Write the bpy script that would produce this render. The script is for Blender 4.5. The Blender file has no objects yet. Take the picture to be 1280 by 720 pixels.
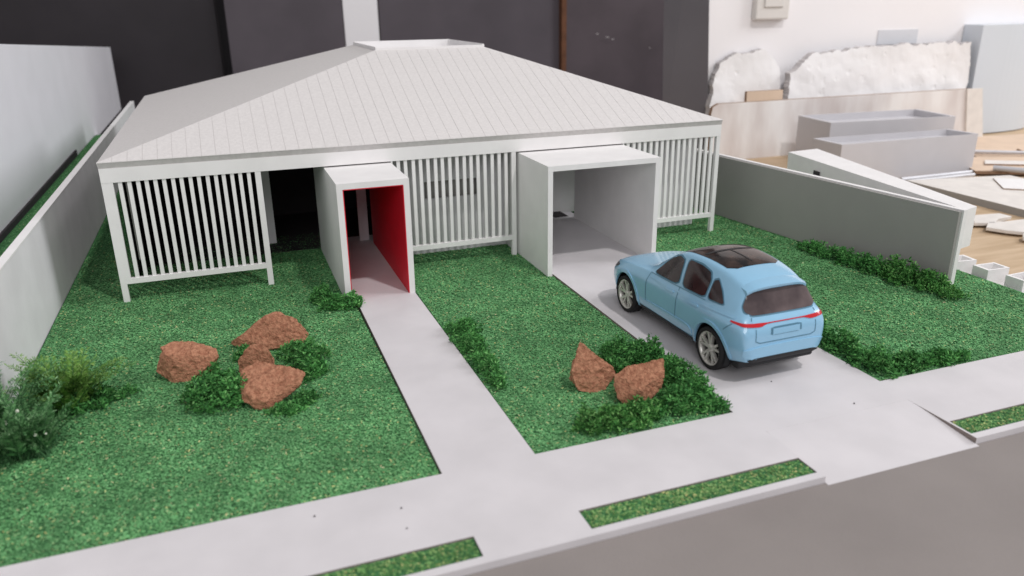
import bpy, bmesh, math, random
import numpy as np
from mathutils import Vector, Matrix, noise
from mathutils.bvhtree import BVHTree
from mathutils.geometry import delaunay_2d_cdt

# ------------------------------------------------------------------ scene, camera, light
S = 0.0075                      # metres per modelling unit (the model house front is 60 units = 45 cm)
scene = bpy.context.scene
C = scene.collection
scene.render.resolution_x, scene.render.resolution_y = 1024, 576
scene.view_settings.view_transform = 'Standard'
scene.view_settings.look = 'None'
scene.view_settings.gamma = 1
scene.view_settings.exposure = 0.0
random.seed(7); rng = np.random.default_rng(7)

CAM_POS = Vector((10.166, -71.17, 24.116))
_r = Vector((0.9399, -0.3409, -0.0113)); _f = Vector((0.3208, 0.8830, -0.3426)); _u = Vector((0.1268, 0.3184, 0.9395))
PITCH, YAW, ROLL = 0.350, 0.348, 0.012
def cam_basis():
    ca, sa, cb, sb, cc, sc = math.cos(PITCH), math.sin(PITCH), math.cos(YAW), math.sin(YAW), math.cos(ROLL), math.sin(ROLL)
    Rz = Matrix(((cc, 0, -sc), (0, 1, 0), (sc, 0, cc))); Rx = Matrix(((1, 0, 0), (0, ca, -sa), (0, sa, ca)))
    Ry = Matrix(((cb, -sb, 0), (sb, cb, 0), (0, 0, 1)))
    return Rz @ Rx @ Ry
_B = cam_basis(); _r, _f, _u = Vector(_B[0]), Vector(_B[1]), Vector(_B[2])
cam = bpy.data.cameras.new('camera'); cam_o = bpy.data.objects.new('camera', cam); C.objects.link(cam_o)
M = Matrix((( _r.x, _u.x, -_f.x, 0), (_r.y, _u.y, -_f.y, 0), (_r.z, _u.z, -_f.z, 0), (0, 0, 0, 1)))
cam_o.matrix_world = Matrix.Translation(CAM_POS * S) @ M
cam.sensor_width = 36; cam.lens = 36 * 972.8 / 1280
cam.clip_start = 0.01; cam.clip_end = 20
cam.dof.use_dof = True; cam.dof.focus_distance = 66 * S; cam.dof.aperture_fstop = 12
scene.camera = cam_o

world = bpy.data.worlds.new('World'); scene.world = world; world.use_nodes = True
world.node_tree.nodes['Background'].inputs[0].default_value = (1.0, 0.975, 0.985, 1)
world.node_tree.nodes['Background'].inputs[1].default_value = 0.35

def area(name, pos, target, w, h, power, col):
    l = bpy.data.lights.new(name, 'AREA'); l.shape = 'RECTANGLE'; l.size = w * S; l.size_y = h * S; l.energy = power; l.color = col
    o = bpy.data.objects.new(name, l); C.objects.link(o)
    p = Vector(pos); o.location = p * S
    o.rotation_euler = (Vector(target) - p).to_track_quat('-Z', 'Y').to_euler()
    return o
area('ceiling_lamp', (30 + 70, -15 - 150, 283), (30, -15, 0), 16, 12, 20.5, (1.0, 0.965, 0.955))
area('ceiling_lamp', (175, -60, 240), (110, 40, 0), 40, 14, 3.4, (1.0, 0.97, 0.97))
area('fill_light', (350, -60, 190), (20, -10, 0), 150, 110, 31, (0.97, 0.98, 1.0))  # broad window light from the right side
area('fill_light', (-60, -290, 150), (30, 0, 0), 130, 110, 13, (0.98, 0.98, 1.0))  # unseen fill light added behind the camera to brighten front faces

# ------------------------------------------------------------------ materials
MATS = {}
def mat(name, col, rough=0.6, spec=0.4, metal=0.0, var=0.0, vscale=400, bump=0.0, bscale=900, coat=0.0, col2=None, detail=3, stretch=None):
    m = bpy.data.materials.new(name); m.use_nodes = True
    nt = m.node_tree; b = nt.nodes['Principled BSDF']
    b.inputs['Roughness'].default_value = rough; b.inputs['Metallic'].default_value = metal
    b.inputs['Specular IOR Level'].default_value = spec; b.inputs['Coat Weight'].default_value = coat
    b.inputs['Coat Roughness'].default_value = 0.06
    b.inputs['Base Color'].default_value = (*col, 1)
    tc = nt.nodes.new('ShaderNodeTexCoord'); src = tc.outputs['Object']
    if stretch:
        mp = nt.nodes.new('ShaderNodeMapping'); mp.inputs['Scale'].default_value = stretch
        nt.links.new(src, mp.inputs[0]); src = mp.outputs[0]
    if var > 0 or col2:
        n = nt.nodes.new('ShaderNodeTexNoise'); n.inputs['Scale'].default_value = vscale; n.inputs['Detail'].default_value = detail
        nt.links.new(src, n.inputs['Vector'])
        r = nt.nodes.new('ShaderNodeValToRGB')
        c2 = col2 or tuple(c * (1 - var) for c in col)
        r.color_ramp.elements[0].position = 0.35; r.color_ramp.elements[0].color = (*c2, 1)
        r.color_ramp.elements[1].position = 0.65; r.color_ramp.elements[1].color = (*col, 1)
        nt.links.new(n.outputs[0], r.inputs[0]); nt.links.new(r.outputs[0], b.inputs['Base Color'])
    if bump > 0:
        n2 = nt.nodes.new('ShaderNodeTexNoise'); n2.inputs['Scale'].default_value = bscale; n2.inputs['Detail'].default_value = 4
        nt.links.new(src, n2.inputs['Vector'])
        bp = nt.nodes.new('ShaderNodeBump'); bp.inputs['Strength'].default_value = bump; bp.inputs['Distance'].default_value = 0.0006
        nt.links.new(n2.outputs[0], bp.inputs['Height']); nt.links.new(bp.outputs[0], b.inputs['Normal'])
    MATS[name] = m
    return m
def island_mat(name, stops, rough=0.75, spec=0.2):
    m = bpy.data.materials.new(name); m.use_nodes = True; nt = m.node_tree; b = nt.nodes['Principled BSDF']
    b.inputs['Roughness'].default_value = rough; b.inputs['Specular IOR Level'].default_value = spec
    g = nt.nodes.new('ShaderNodeNewGeometry'); r = nt.nodes.new('ShaderNodeValToRGB')
    while len(r.color_ramp.elements) < len(stops): r.color_ramp.elements.new(0.5)
    for e, (p, c) in zip(r.color_ramp.elements, stops): e.position = p; e.color = (*c, 1)
    nt.links.new(g.outputs['Random Per Island'], r.inputs[0])
    # slow patchiness over the surface
    tc = nt.nodes.new('ShaderNodeTexCoord'); n = nt.nodes.new('ShaderNodeTexNoise'); n.inputs['Scale'].default_value = 45; n.inputs['Detail'].default_value = 3
    nt.links.new(tc.outputs['Object'], n.inputs['Vector'])
    mr = nt.nodes.new('ShaderNodeMapRange'); mr.inputs[1].default_value = 0.3; mr.inputs[2].default_value = 0.7; mr.inputs[3].default_value = 0.74; mr.inputs[4].default_value = 1.2
    nt.links.new(n.outputs[0], mr.inputs[0])
    mx = nt.nodes.new('ShaderNodeVectorMath'); mx.operation = 'SCALE'
    nt.links.new(r.outputs[0], mx.inputs[0]); nt.links.new(mr.outputs[0], mx.inputs['Scale']); nt.links.new(mx.outputs[0], b.inputs['Base Color'])
    MATS[name] = m
    return m

mat('white_card', (0.86, 0.845, 0.842), 0.55, 0.3, var=0.05, vscale=60, bump=0.12, bscale=2500)
mat('pavement_card', (0.675, 0.65, 0.668), 0.6, 0.3, var=0.08, vscale=35, bump=0.1, bscale=2200)
mat('shaded_card_edge', (0.30, 0.25, 0.23), 0.8, 0.2, var=0.2, vscale=500)  # brownish card edge, darkened to carry the shade along the lawn
mat('roof_card', (0.70, 0.675, 0.665), 0.65, 0.3, var=0.07, vscale=500, bump=0.3, bscale=1800)
mat('roof_edge', (0.56, 0.54, 0.53), 0.7, 0.2, var=0.1, vscale=300, bump=0.2)
mat('grey_card', (0.37, 0.36, 0.345), 0.7, 0.2, var=0.03, vscale=50, bump=0.2, bscale=1500)
mat('side_card', (0.78, 0.762, 0.785), 0.65, 0.25, var=0.08, vscale=40, bump=0.15)
mat('neighbour_card', (0.88, 0.875, 0.92), 0.6, 0.25, var=0.05, vscale=14, bump=0.1)
mat('dark_strip', (0.05, 0.045, 0.05), 0.8, 0.2, var=0.2, vscale=100)
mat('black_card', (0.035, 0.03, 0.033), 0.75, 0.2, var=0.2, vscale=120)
mat('red_lining', (0.70, 0.018, 0.04), 0.5, 0.35, var=0.08, vscale=80)
mat('road_card', (0.275, 0.247, 0.235), 0.75, 0.2, var=0.1, vscale=18, bump=0.3, bscale=1500)
mat('wood_table', (0.60, 0.45, 0.30), 0.6, 0.3, col2=(0.48, 0.345, 0.215), vscale=16, bump=0.2, stretch=(1, 6, 6), detail=6)
mat('cardboard', (0.72, 0.56, 0.43), 0.75, 0.2, var=0.1, vscale=30, bump=0.2)
mat('cardboard_edge', (0.33, 0.21, 0.14), 0.8, 0.2, var=0.3, vscale=500)
mat('lawn_base', (0.085, 0.25, 0.098), 0.9, 0.1, col2=(0.035, 0.12, 0.045), vscale=700, bump=1.0, bscale=900)
mat('wall_paint', (0.89, 0.87, 0.885), 0.7, 0.2, var=0.03, vscale=5, bump=0.15, bscale=300)
mat('dark_board', (0.034, 0.029, 0.034), 0.62, 0.3, var=0.25, vscale=7, bump=0.1, bscale=300, detail=6)
mat('dark_board_b', (0.105, 0.090, 0.104), 0.62, 0.3, var=0.2, vscale=7, bump=0.1, bscale=300, detail=6)
mat('dark_board_c', (0.105, 0.084, 0.095), 0.62, 0.3, var=0.2, vscale=9, bump=0.1, bscale=300, detail=6)
mat('dark_board_d', (0.16, 0.15, 0.165), 0.62, 0.3, var=0.15, vscale=7, bump=0.1, bscale=300, detail=6)
mat('brown_edge', (0.17, 0.075, 0.04), 0.7, 0.2, var=0.3, vscale=60)
mat('plaster', (0.90, 0.89, 0.90), 0.85, 0.1, col2=(0.80, 0.785, 0.785), vscale=10, bump=0.5, bscale=90, detail=8)
mat('plaster_edge', (0.62, 0.59, 0.59), 0.85, 0.1, var=0.3, vscale=40, bump=0.8, bscale=120)
mat('smeared_board', (0.82, 0.80, 0.79), 0.7, 0.2, col2=(0.60, 0.54, 0.52), vscale=9, bump=0.3, bscale=60, detail=5, stretch=(2.2, 1, 0.7))
mat('fridge_paint', (0.66, 0.71, 0.77), 0.35, 0.4, var=0.03, vscale=6)
mat('switch_plastic', (0.72, 0.69, 0.66), 0.5, 0.4, var=0.05, vscale=30)
mat('paper', (0.70, 0.71, 0.75), 0.7, 0.2, var=0.05, vscale=30)
mat('box_grey', (0.58, 0.57, 0.595), 0.6, 0.3, var=0.05, vscale=25, bump=0.1)
mat('aluminium', (0.62, 0.62, 0.65), 0.5, 0.4, metal=0.4, var=0.1, vscale=60)
mat('moulded_card', (0.78, 0.74, 0.70), 0.7, 0.2, var=0.1, vscale=60, bump=0.4, bscale=700)
mat('rock', (0.50, 0.25, 0.155), 0.9, 0.12, col2=(0.33, 0.145, 0.088), vscale=520, bump=1.0, bscale=1300, detail=12)
mat('car_paint', (0.28, 0.535, 0.745), 0.26, 0.5, var=0.02, vscale=200, coat=0.7)
mat('car_gap', (0.10, 0.22, 0.31), 0.6, 0.2)
mat('car_black', (0.018, 0.018, 0.02), 0.5, 0.3)
mat('car_glass', (0.060, 0.034, 0.034), 0.10, 0.45, col2=(0.018, 0.013, 0.015), vscale=70)
mat('car_sunroof', (0.07, 0.044, 0.036), 0.10, 0.16, col2=(0.006, 0.005, 0.006), vscale=110, detail=4)  # brown patches paint reflections into the near-black glass
mat('car_rear_glass', (0.15, 0.115, 0.115), 0.12, 0.5, col2=(0.06, 0.045, 0.048), vscale=60)
mat('car_light', (0.55, 0.012, 0.02), 0.2, 0.5, coat=0.5)
mat('car_headlight', (0.10, 0.11, 0.12), 0.15, 0.6, coat=0.5)
mat('tyre', (0.022, 0.021, 0.022), 0.75, 0.25, var=0.2, vscale=300)
mat('rim', (0.66, 0.64, 0.60), 0.36, 0.5, metal=0.45, var=0.1, vscale=200)
island_mat('turf', [(0.0, (0.067, 0.213, 0.076)), (0.12, (0.109, 0.312, 0.114)), (0.5, (0.142, 0.380, 0.148)), (0.90, (0.190, 0.447, 0.191)), (0.96, (0.323, 0.520, 0.233)), (0.988, (0.513, 0.520, 0.201)), (1.0, (0.608, 0.603, 0.382))])
island_mat('turf_pale', [(0.0, (0.05, 0.16, 0.045)), (0.3, (0.12, 0.29, 0.085)), (0.6, (0.20, 0.39, 0.13)), (0.88, (0.29, 0.46, 0.17)), (1.0, (0.55, 0.52, 0.22))])
island_mat('moss', [(0.0, (0.022, 0.105, 0.026)), (0.3, (0.052, 0.20, 0.048)), (0.7, (0.095, 0.31, 0.080)), (0.93, (0.15, 0.42, 0.115)), (1.0, (0.26, 0.52, 0.19))])
island_mat('moss_light', [(0.0, (0.022, 0.10, 0.022)), (0.35, (0.055, 0.20, 0.042)), (0.75, (0.11, 0.32, 0.075)), (1.0, (0.25, 0.50, 0.16))])
island_mat('plant_dark', [(0.0, (0.030, 0.110, 0.035)), (0.4, (0.085, 0.235, 0.080)), (0.8, (0.16, 0.36, 0.14)), (1.0, (0.32, 0.52, 0.28))])
island_mat('plant_pale', [(0.0, (0.075, 0.19, 0.03)), (0.4, (0.15, 0.32, 0.06)), (0.8, (0.24, 0.43, 0.10)), (1.0, (0.36, 0.54, 0.18))])
island_mat('plant_bud', [(0.0, (0.5, 0.55, 0.42)), (1.0, (0.75, 0.78, 0.66))])
island_mat('plant_stem', [(0.0, (0.025, 0.085, 0.03)), (1.0, (0.05, 0.13, 0.05))])

# ------------------------------------------------------------------ object helpers (all coordinates in modelling units)
ORG = {}
def link_mesh(name, me, mats, parent=None, origin=None, smooth=False):
    for m in (mats if isinstance(mats, (list, tuple)) else [mats]): me.materials.append(MATS[m])
    n = len(me.vertices)
    co = np.empty(n * 3); me.vertices.foreach_get('co', co); co = co.reshape(-1, 3)
    if origin is None:
        lo, hi = co.min(0), co.max(0); origin = np.array(((lo[0] + hi[0]) / 2, (lo[1] + hi[1]) / 2, lo[2]))
    origin = np.array(origin, float)
    co = (co - origin) * S
    me.vertices.foreach_set('co', co.ravel()); me.update()
    if smooth: me.polygons.foreach_set('use_smooth', [True] * len(me.polygons))
    o = bpy.data.objects.new(name, me); C.objects.link(o)
    po = ORG.get(parent.name, np.zeros(3)) if parent else np.zeros(3)
    o.location = Vector((origin - po) * S); ORG[o.name] = origin
    if parent: o.parent = parent
    return o
def obj(name, bm, mats, parent=None, origin=None, smooth=False, recalc=True):
    if recalc: bmesh.ops.recalc_face_normals(bm, faces=bm.faces)
    me = bpy.data.meshes.new(name); bm.to_mesh(me); bm.free()
    return link_mesh(name, me, mats, parent, origin, smooth)
def np_mesh(name, verts, faces_n, k):
    """verts (n,3); faces are consecutive runs of k vertices"""
    me = bpy.data.meshes.new(name); n = len(verts); f = n // k
    me.vertices.add(n); me.vertices.foreach_set('co', np.asarray(verts, float).ravel())
    me.loops.add(n); me.loops.foreach_set('vertex_index', np.arange(n))
    me.polygons.add(f); me.polygons.foreach_set('loop_start', np.arange(0, n, k)); me.update(calc_edges=True)
    return me
def empty(name, loc):
    o = bpy.data.objects.new(name, None); C.objects.link(o); o.location = Vector(loc) * S; ORG[o.name] = np.array(loc, float)
    o.empty_display_size = 0.02
    return o
def tag(o, label, cat, group=None):
    o['label'] = label; o['category'] = cat
    if group: o['group'] = group
    return o
def kind(o, k, label=None):
    o['kind'] = k
    if label: o['label'] = label
    return o
def B(): return bmesh.new()
def box(bm, x0, x1, y0, y1, z0, z1, bev=0.0, mi=0):
    vs = [bm.verts.new(p) for p in ((x0, y0, z0), (x1, y0, z0), (x1, y1, z0), (x0, y1, z0), (x0, y0, z1), (x1, y0, z1), (x1, y1, z1), (x0, y1, z1))]
    fs = [bm.faces.new([vs[i] for i in f]) for f in ((3, 2, 1, 0), (4, 5, 6, 7), (0, 1, 5, 4), (1, 2, 6, 5), (2, 3, 7, 6), (3, 0, 4, 7))]
    for f in fs: f.material_index = mi
    if bev:
        es = list({e for f in fs for e in f.edges})
        bmesh.ops.bevel(bm, geom=es, offset=bev, segments=2, affect='EDGES', profile=0.5)
    return vs
def prism(bm, poly, z0, z1, mi_side=0, mi_top=0):
    """vertical prism over a 2-D polygon (simple outline)"""
    a = [bm.verts.new((x, y, z0)) for x, y in poly]; b = [bm.verts.new((x, y, z1)) for x, y in poly]
    f = bm.faces.new(b); f.material_index = mi_top
    f = bm.faces.new(a[::-1]); f.material_index = mi_top
    for i in range(len(poly)):
        j = (i + 1) % len(poly); f = bm.faces.new((a[i], a[j], b[j], b[i])); f.material_index = mi_side
def hexa(bm, bottom, top):
    """two quads (lists of 4 points) joined into a solid"""
    a = [bm.verts.new(p) for p in bottom]; b = [bm.verts.new(p) for p in top]
    bm.faces.new(a[::-1]); bm.faces.new(b)
    for i in range(4): j = (i + 1) % 4; bm.faces.new((a[i], a[j], b[j], b[i]))
def oriented(p, q, w, z0, z1, side=1):
    """quad footprint of a board running from p to q with thickness w to one side"""
    d = (Vector(q) - Vector(p)).normalized(); n = Vector((d.y, -d.x)) * w * side
    P, Q = Vector(p), Vector(q); fp = [P, Q, Q + n, P + n]
    return [(v.x, v.y, z0) for v in fp], [(v.x, v.y, z1) for v in fp]

# ------------------------------------------------------------------ the setting: table, base, lawn, pavement, road
ZT = -4.0
bm = B(); box(bm, -60, 300, -140, 113, ZT - 3, ZT)
kind(obj('table_top', bm, 'wood_table'), 'structure')
bm = B(); box(bm, -45, 72.9, -140, 112, ZT + .004, -0.95); box(bm, 72.9, 78.5, -140, 30, ZT + .004, -0.95)
kind(obj('ground', bm, 'white_card'), 'structure')

PX0, PX1, DX0, DX1 = 18.85, 24.28, 37.5, 49.05
YS, YK, YK2, YF = -35.75, -41.4, -42.93, -43.42
ZP = 0.19
# lawn panels: one sheet each side of the paths, and three verge strips
def sheet(name, x0, x1, y0, y1, z):
    b_ = B(); n = 14
    box(b_, x0, x1, y0, y1, -0.93, z)
    return kind(obj(name, b_, 'lawn_base'), 'structure')
sheet('lawn', -5.0, PX0 - .03, YS + .03, 90, 0.0); sheet('lawn', PX1 + .03, DX0 - .03, YS + .03, 40, 0.0)
sheet('lawn', DX1 + .03, 73.6, YS + .03, 40, 0.0); sheet('lawn', -14.7, -5.72, -25, 108, 0.0)
for x0, x1 in ((-30, 18.85), (24.37, 37.8), (48.9, 90)): sheet('verge', x0 + .03, x1 - .03, YK2 + .03, YK - .03, 0.10)

# pavement card: sidewalk + garden path + driveway, cut from one sheet with three openings for the verge
bm = B()
def loop_edges(pts):
    vs = [bm.verts.new((x, y, ZP)) for x, y in pts]
    return [bm.edges.new((vs[i], vs[(i + 1) % len(vs)])) for i in range(len(vs))]
es = loop_edges([(-45, YF), (37.95, YF), (37.95, -38.4), (48.75, -38.4), (48.75, YF), (95, YF), (95, YS), (DX1, YS), (DX1 - .5, 13.4), (DX0 - .15, 13.4), (DX0, YS), (PX1, YS), (PX1 - .2, 12.5), (PX0 + .2, 12.5), (PX0, YS), (-45, YS)])
for x0, x1 in ((-30, 18.85), (24.37, 37.8), (48.9, 90)):
    es += loop_edges([(x0, YK2), (x1, YK2), (x1, YK), (x0, YK)])
bmesh.ops.triangle_fill(bm, use_beauty=True, edges=es)
bnd = [e for e in bm.edges if len(e.link_faces) == 1]
top_faces = list(bm.faces)
ret = bmesh.ops.extrude_edge_only(bm, edges=bnd)
for v in [g for g in ret['geom'] if isinstance(g, bmesh.types.BMVert)]: v.co.z = -0.94
tf = set(top_faces)
for f in bm.faces:
    if f not in tf: f.material_index = 0 if f.calc_center_median().y < YF + .05 else 1
kind(obj('pavement', bm, ['pavement_card', 'shaded_card_edge'], origin=(25, -40, ZP)), 'structure')
bm = B(); prev = None; NR = 14; RY = -38.4
for i in range(NR + 1):
    t_ = i / NR; y_ = RY - .003 + (YF - .25 - RY) * t_; z_ = ZP + (-.185 - ZP) * (t_ * t_ * (3 - 2 * t_) * .35 + t_ ** 1.6 * .65)
    cur = [bm.verts.new(p) for p in ((37.96, y_, z_), (48.74, y_, z_), (48.74, y_, -.9), (37.96, y_, -.9))]
    if prev:
        for a_ in range(4): bm.faces.new((prev[a_], prev[(a_ + 1) % 4], cur[(a_ + 1) % 4], cur[a_]))
    else: bm.faces.new(cur)
    prev = cur
bm.faces.new(prev[::-1])
o = obj('driveway_ramp', bm, 'pavement_card', smooth=True, origin=(25, -40, ZP)); o.data.set_sharp_from_angle(angle=math.radians(30)); kind(o, 'structure')
bm = B(); box(bm, -45, 95, -140, YF - .03, -.94, -.20)
kind(obj('road', bm, 'road_card'), 'structure')

# turf: real crumbs of flock on every lawn sheet
def turf(areas, density, name, m, label, L=(0.08, 0.20), Wd=(0.05, 0.115), zs=0.0):
    V = []
    for x0, x1, y0, y1 in areas:
        n = int((x1 - x0) * (y1 - y0) * density)
        x = rng.uniform(x0, x1, n); y = rng.uniform(y0, y1, n); z = zs + rng.uniform(0.0, 0.08, n)
        a = rng.uniform(0, 2 * np.pi, n); tl = rng.uniform(-.1, .32, n); l = rng.uniform(*L, n); w = rng.uniform(*Wd, n); rl = rng.uniform(-.5, .5, n)
        d = np.stack((np.cos(a) * np.cos(tl), np.sin(a) * np.cos(tl), np.sin(tl)), 1) * l[:, None]
        s = np.stack((-np.sin(a) * np.cos(rl), np.cos(a) * np.cos(rl), np.sin(rl)), 1) * w[:, None]
        p = np.stack((x, y, z), 1) - d * .3
        q = np.stack((p - s * .5, p + s * .5, p + d + s * .35, p + d - s * .35), 1)
        V.append(q.reshape(-1, 3))
    me = np_mesh(name, np.concatenate(V), None, 4)
    return kind(link_mesh(name, me, m), 'stuff', label)
e = .12
turf([(-5 + e, PX0 - e, YS + e, 16)], 125, 'grass', 'turf', 'short green flock grass on the lawn left of the garden path')
turf([(-5 + e, 0, 16, 85), (-14.4, -5.9, 10, 106)], 26, 'grass', 'turf', 'short green flock grass along the side boundary wall')
turf([(PX1 + e, DX0 - e, YS + e, 8)], 125, 'grass', 'turf', 'short green flock grass on the lawn between path and driveway')
turf([(DX1 + e, 73.4, YS + e, 10)], 110, 'grass', 'turf', 'short green flock grass on the lawn beside the blue car')
turf([(2, 18.7, YK2 + e, YK - e), (24.37 + e, 37.8 - e, YK2 + e, YK - e), (48.9 + e, 66, YK2 + e, YK - e)], 90, 'grass', 'turf_pale', 'pale green flock grass in the narrow verge strips along the kerb', zs=.10)

# ------------------------------------------------------------------ boundary walls and neighbour
w = empty('boundary_wall', (-5.35, 40, 0)); tag(w, 'long low white boundary wall running back past the left gable of the house', 'wall', 'boundary walls')
bm = B(); hexa(bm, [(-5.62, -42, -.02), (-5.05, -42, -.02), (-5.05, 92, -.02), (-5.62, 92, -.02)], [(-5.62, -42, 7.83), (-5.05, -42, 7.83), (-5.05, 92, 7.83), (-5.62, 92, 7.83)]); obj('panel', bm, 'side_card', w)
bm = B(); box(bm, -5.66, -5.02, -42, 92, 7.832, 7.95); obj('cap', bm, 'white_card', w)

w = empty('boundary_wall', (66, -5, 0)); tag(w, 'grey card boundary wall with pale edge beside the right lawn', 'wall', 'boundary walls')
bot, top = oriented((68.2, -23.6), (61.6, 27), .34, -.02, 7.0); bm = B()
top = [(x - .05, y, z) for x, y, z in top]
hexa(bm, bot, top); obj('panel', bm, 'grey_card', w)
bot, top = oriented((68.545, -23.72), (61.945, 27), .5, -.02, 7.12); bm = B(); hexa(bm, bot, top); obj('backing_board', bm, 'white_card', w)

n = empty('neighbour_building', (-20, 80, -.9)); tag(n, 'tall blank white neighbour block beyond the grass strip and low wall', 'building')
bm = B()
hexa(bm, [(-24, -20, -.93), (-14.9, -20, -.93), (-14.9, 162, -.93), (-24, 162, -.93)], [(-24, -20, 23.2), (-14.9, -20, 23.2), (-14.9, 162, 14.8), (-24, 162, 14.8)])
obj('wall', bm, 'neighbour_card', n)
bm = B(); hexa(bm, [(-14.88, -20, -.01), (-14.6, -20, -.01), (-14.6, 83, -.01), (-14.88, 83, -.01)], [(-14.88, -20, .45), (-14.6, -20, .45), (-14.6, 83, 1.0), (-14.88, 83, 1.0)]); obj('base_strip', bm, 'dark_strip', n)  # low dark strip along the foot of the block

# ------------------------------------------------------------------ the house model
W_, D_ = 60.0, 55.0
house = empty('model_house', (30, 27, 0)); tag(house, 'white card model house with hipped roof and slatted screens', 'model house')
# fascia band
bm = B(); box(bm, 0, W_, 0, .5, 10.56, 11.76); obj('fascia', bm, 'white_card', house)
bm = B(); box(bm, 0, .5, .5, D_, 10.56, 11.76); obj('fascia', bm, 'white_card', house)
bm = B(); box(bm, W_ - .5, W_, .5, D_, 10.56, 11.76); obj('fascia', bm, 'white_card', house)
bm = B(); box(bm, .5, W_ - .5, D_ - .5, D_, 10.56, 11.76); obj('fascia', bm, 'white_card', house)
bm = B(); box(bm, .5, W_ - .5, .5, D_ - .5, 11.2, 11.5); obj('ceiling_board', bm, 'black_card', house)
# slatted screens
def screen(x0, x1, lp, rp, name='slat_screen'):
    b_ = B()
    box(b_, x0, x0 + lp, .02, .46, 1.66, 10.555); box(b_, x1 - rp, x1, .02, .46, -.02, 10.555)
    box(b_, x0 + lp, x1 - rp, .02, .46, 1.66, 2.13); (box(b_, x0, x0 + .5, .02, .46, -.02, 1.66) if lp > .3 else None)
    sc = obj(name, b_, 'white_card', house)
    n_ = 16; span = x1 - rp - x0 - lp; sw = .31; g = (span - n_ * sw) / (n_ + 1)
    me = None
    for i in range(n_):
        xa = x0 + lp + g + i * (sw + g)
        if me is None:
            b_ = B(); box(b_, xa, xa + sw, .10, .36, 2.11, 10.57); o = obj('slat', b_, 'white_card', sc); me = o
        else:
            o = me.copy(); C.objects.link(o); o.parent = sc; o.location = me.location + Vector((i * (sw + g) * S, 0, 0))
        o.rotation_euler = (0, random.uniform(-.004, .004), random.uniform(-.03, .03))
screen(0, 12.64, .88, .49); screen(24.22, 36.56, .14, .46); screen(48.32, 60, .10, .45)
# entry portal
YE = -7.35
def portal(name, x0, x1, z1, y0, y1, t):
    b_ = B()
    box(b_, x0, x0 + t, y0, y1, -.02, z1); box(b_, x1 - t, x1, y0, y1, -.02, z1)
    box(b_, x0 + t, x1 - t, y0, y1, z1 - t, z1)
    return obj(name, b_, 'white_card', house)
pe = portal('entry_portal', 18.1, 24.2, 10.42, YE, 9.5, .5)
bm = B(); box(bm, 23.62, 23.695, YE + .01, 9.5, .2, 9.84); obj('red_lining', bm, 'red_lining', pe)
bm = B(); box(bm, 18.605, 18.68, YE + .01, 9.5, .2, 9.84); obj('red_lining', bm, 'red_lining', pe)
bm = B(); box(bm, 18.68, 23.62, YE + .01, 9.5, 9.84, 9.915); obj('red_lining', bm, 'red_lining', pe)
pg = portal('garage_portal', 36.84, 48.3, 10.42, -7.5, 10.7, .48)
# inner walls seen through the openings
bm = B()
box(bm, 24.3, 36.8, 4, 4.4, -.02, 5.7); box(bm, 24.3, 36.8, 4, 4.4, 7.45, 11.19); box(bm, 24.3, 28.2, 4, 4.4, 5.7, 7.45); box(bm, 33.8, 36.8, 4, 4.4, 5.7, 7.45)
obj('inner_wall', bm, 'side_card', house)
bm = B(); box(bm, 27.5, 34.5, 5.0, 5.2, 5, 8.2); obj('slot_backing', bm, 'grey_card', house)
bm = B(); box(bm, 45.6, 47.4, 11.4, 13.9, ZP + .004, ZP + .03); obj('floor_patch', bm, 'black_card', house)  # thin black sheet laid on the floor at the back
bm = B(); box(bm, 48.4, 59.4, 3.4, 3.8, -.02, 11.19); obj('inner_wall', bm, 'side_card', house)
bm = B(); box(bm, 36.9, 59.4, 14, 14.4, -.02, 11.19); obj('inner_wall', bm, 'white_card', house)
bm = B(); box(bm, 12.9, 13.9, 13.6, 14.0, -.02, 11.19); obj('inner_wall', bm, 'side_card', house)
bm = B(); box(bm, 22.4, 23.4, 10.6, 10.9, .2, 11.19); obj('inner_wall', bm, 'side_card', house)
bm = B(); box(bm, 1.35, 1.75, 4.0, 4.3, 2.6, 11.19); obj('inner_column', bm, 'grey_card', house)
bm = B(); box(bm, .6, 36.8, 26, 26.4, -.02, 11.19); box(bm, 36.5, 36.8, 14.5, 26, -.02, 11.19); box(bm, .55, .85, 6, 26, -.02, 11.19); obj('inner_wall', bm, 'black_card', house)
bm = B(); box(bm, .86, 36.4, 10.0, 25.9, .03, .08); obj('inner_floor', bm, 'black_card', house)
for px, py in ((59.5, 20), (59.5, 54.4), (0, 54.4), (59.5, 37)):
    bm = B(); box(bm, px, px + .5, py, py + .5, -.02, 10.555); obj('post', bm, 'white_card', house)
# roof: carcass, scored front boards, lantern rim
ZE, RX0, RX1, RY0, RY1, RZ = 12.25, 26.67, 39.0, 16.75, 31.3, 19.55
bm = B()
o_ = .06
ev = [bm.verts.new(p) for p in ((-o_, -o_, ZE), (W_ + o_, -o_, ZE), (W_ + o_, D_, ZE), (-o_, D_, ZE))]
eb = [bm.verts.new(p) for p in ((-o_ + .05, -o_ + .1, 11.762), (W_ + o_ - .05, -o_ + .1, 11.762), (W_ + o_ - .05, D_, 11.762), (-o_ + .05, D_, 11.762))]
rv = [bm.verts.new(p) for p in ((RX0, RY0, RZ), (RX1, RY0, RZ), (RX1, RY1, RZ), (RX0, RY1, RZ))]
for i in range(4):
    j = (i + 1) % 4
    bm.faces.new((ev[i], ev[j], rv[j], rv[i])).material_index = 0
    f = bm.faces.new((eb[i], eb[j], ev[j], ev[i])); f.material_index = 1
bm.faces.new(eb[::-1])
roof = obj('roof', bm, ['roof_card', 'roof_edge'], house)
def roof_z(y): return ZE + (RZ - ZE) * (y + o_) / (RY0 + o_)
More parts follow.
